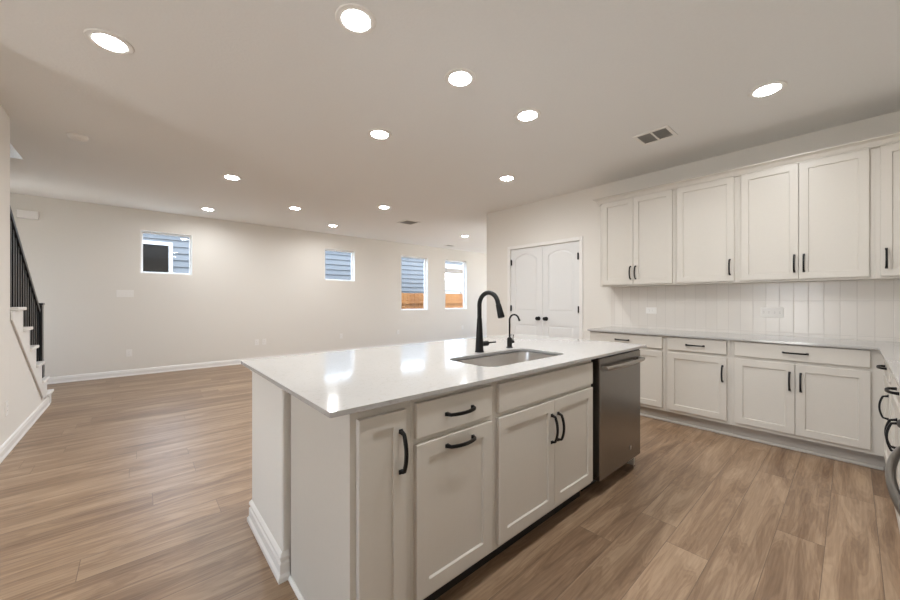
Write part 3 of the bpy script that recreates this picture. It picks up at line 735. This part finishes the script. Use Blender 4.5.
# ceiling registers
def register(label, loc, w_, h_, split):
    r = thing('ceiling_vent', label, 'vent', loc, 0, 'ceiling air registers')
    f = MB(); t = .028
    f.box(-w_/2, w_/2, -h_/2, -h_/2+t, -.008, -.0005); f.box(-w_/2, w_/2, h_/2-t, h_/2, -.008, -.0005)
    f.box(-w_/2, -w_/2+t, -h_/2+t, h_/2-t, -.008, -.0005); f.box(w_/2-t, w_/2, -h_/2+t, h_/2-t, -.008, -.0005)
    if split: f.box(-w_/2+t, w_/2-t, -.008, .008, -.008, -.0005)
    f.build('frame', 'plastic', r)
    MB().box(-w_/2+t, w_/2-t, -h_/2+t, h_/2-t, -.0025, -.0008).build('backing', 'grille', r)
    g = MB(); n = 9; step = (w_-2*t)/n
    for i in range(n):
        x = -w_/2+t+step*(i+.5)
        g.loft([[(x-.008, y, -.0065), (x-.005, y, -.0065), (x+.008, y, -.003), (x+.005, y, -.003)] for y in (-h_/2+t, h_/2-t)])
    g.build('louvers', 'grille', r)
    return r
register('white ceiling vent with two dark grilles side by side, above the kitchen aisle', (3.645, 1.225, CH), .27, .30, True)
register('square dark ceiling vent in the living area, the larger of the two', (4.02, 5.79, CH), .33, .33, False)
register('small ceiling vent in the living area close to the far wall', (6.58, 7.46, CH), .30, .20, False)

# ------------------------------------------------------------------ recessed downlights
RING = MB().lathe([(.074, -.0006), (.076, -.007), (.088, -.0085), (.106, -.006), (.111, -.0006)], n=40, cap=False).mesh('trim_ring', 'trim', True)
LENS = MB().lathe([(.0745, -.004), (.071, -.0095), (.058, -.0125), (.03, -.0140), (.0, -.0145)], n=40, cap=False).mesh('lens', 'lens', True)
BEAM = bpy.data.lights.new('downlight_beam', 'AREA'); BEAM.shape = 'DISK'; BEAM.size = .14; BEAM.energy = LAMP_W
BEAM.color = LAMP_C[:3]; BEAM.spread = math.radians(166)
LT = [((-.123, 2.94), 'recessed ceiling light nearest the smoke detector, alone at the upper left'),
      ((.905, 1.81), 'largest recessed ceiling light in view, at the top of the picture above the island end'),
      ((1.685, 1.805), 'middle one of three recessed ceiling lights in a row above the island'),
      ((2.445, 1.795), 'right one of three recessed ceiling lights in a row above the island'),
      ((3.465, .414), 'recessed ceiling light in front of the wide double door wall cabinet'),
      ((1.690, 2.905), 'recessed ceiling light just behind the middle light of the island row'),
      ((.889, 5.14), 'recessed ceiling light between the smoke detector and the first window'),
      ((3.50, 2.885), 'recessed ceiling light in front of the pantry double doors'),
      ((.895, 7.195), 'recessed ceiling light nearest the first window on the far wall'),
      ((1.975, 6.156), 'recessed ceiling light in mid room between the first and second windows'),
      ((3.06, 5.12), 'recessed ceiling light beside the square dark ceiling vent'),
      ((3.02, 7.07), 'recessed ceiling light close to the far wall above the small square window'),
      ((5.88, 6.13), 'recessed ceiling light farthest away, near the corner of the pantry wall')]
LT += [((1.72, .50), 'recessed ceiling light over the aisle before the island sink, above the picture'),
       ((.95, .50), 'recessed ceiling light over the aisle before the narrow island cabinet, above the picture')]
first = None
for (x, y), lab in LT:
    r = thing('ceiling_downlight', lab, 'ceiling light', (x, y, CH), 0, 'recessed ceiling downlights')
    if first is None:
        a = place('trim_ring', RING, r); b2 = place('lens', LENS, r); first = (a, b2)
    else:
        for s2 in first:
            o = s2.copy(); C.objects.link(o); o.parent = r
    lo_ = bpy.data.objects.new('beam', BEAM); C.objects.link(lo_); lo_.parent = r; lo_.location = (0, 0, -.016)

# ------------------------------------------------------------------ outside
struct(MB().box(-12, 40, YF+.16, 60, -.25, -.12).build('ground', 'stoneware'))
NY = 10.5
nh = thing('neighbor_house', 'blue grey lap sided house next door seen through the windows', 'house', (2.5, NY, -.12))
sdg = MB(); x0n, x1n = -9.0, 8.72
def lap(mb, xa, xb, z0, z1, y):
    z = z0
    while z < z1-.001:
        zt = min(z+.155, z1)
        mb.loft([[(x, y-.030, z), (x, y-.002, zt), (x, y+.03, zt), (x, y+.03, z)] for x in (xa, xb)]); z += .155
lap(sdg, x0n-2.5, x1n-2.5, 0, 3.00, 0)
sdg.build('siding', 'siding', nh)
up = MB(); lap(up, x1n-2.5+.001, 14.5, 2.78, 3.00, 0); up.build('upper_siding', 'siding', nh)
MB().box(x1n-2.5+.001, 14.5, -.06, -.02, 2.64, 2.80).build('fascia', 'fascia', nh)
MB().box(x1n-2.5+.001, 14.5, -.02, 1.9, 2.655, 2.70).build('soffit', 'soffit', nh)
MB().prism([(-.10, 2.96), (-.10, 3.02), (5.0, 3.5), (5.0, 2.96)], x0n-2.5, 14.5, 'yz').build('roof', 'roof', nh)
wx0, wx1, wz0, wz1 = -.60-2.5, .62-2.5, 1.20+.12, 2.60+.12
wf = MB(); t = .075
wf.box(wx0, wx0+t, -.045, -.005, wz0, wz1); wf.box(wx1-t, wx1, -.045, -.005, wz0, wz1); wf.box(wx0+t, wx1-t, -.045, -.005, wz0, wz0+t); wf.box(wx0+t, wx1-t, -.045, -.005, wz1-t, wz1)
wf = wf.build('window', 'fascia', nh); wf['label'] = 'dark window with a white frame'
MB().box(wx0+t, wx1-t, -.030, -.020, wz0+t, wz1-t).build('pane', 'darkglass', wf)
fn = thing('cedar_fence', 'orange cedar board fence outside behind the two tall windows', 'fence', (7, 9.35, -.12))
fb = MB(); x = -4.0
while x < 9:
    fb.box(x, x+.138, 0, .018, 0, 1.62+random.uniform(-.008, .008)); x += .143
fb.build('boards', 'cedar', fn)
for z in (.25, 1.28): MB().box(-4, 9, -.04, -.001, z, z+.09).build('rail', 'cedar', fn)
MB().box(1.75, 9, -.05, .06, 1.632, 1.672).build('cap_board', 'soffit', fn)
fh = thing('distant_house', 'pale house with a light roof far beyond the fence', 'house', (30, 36, -.12))
MB().box(-6, 6, -3, 3, 0, 2.7).build('walls', 'stucco', fh)
MB().prism([(-3.5, 2.7), (3.5, 2.7), (0, 4.0)], -6.4, 6.4, 'yz').build('roof', 'roof', fh)
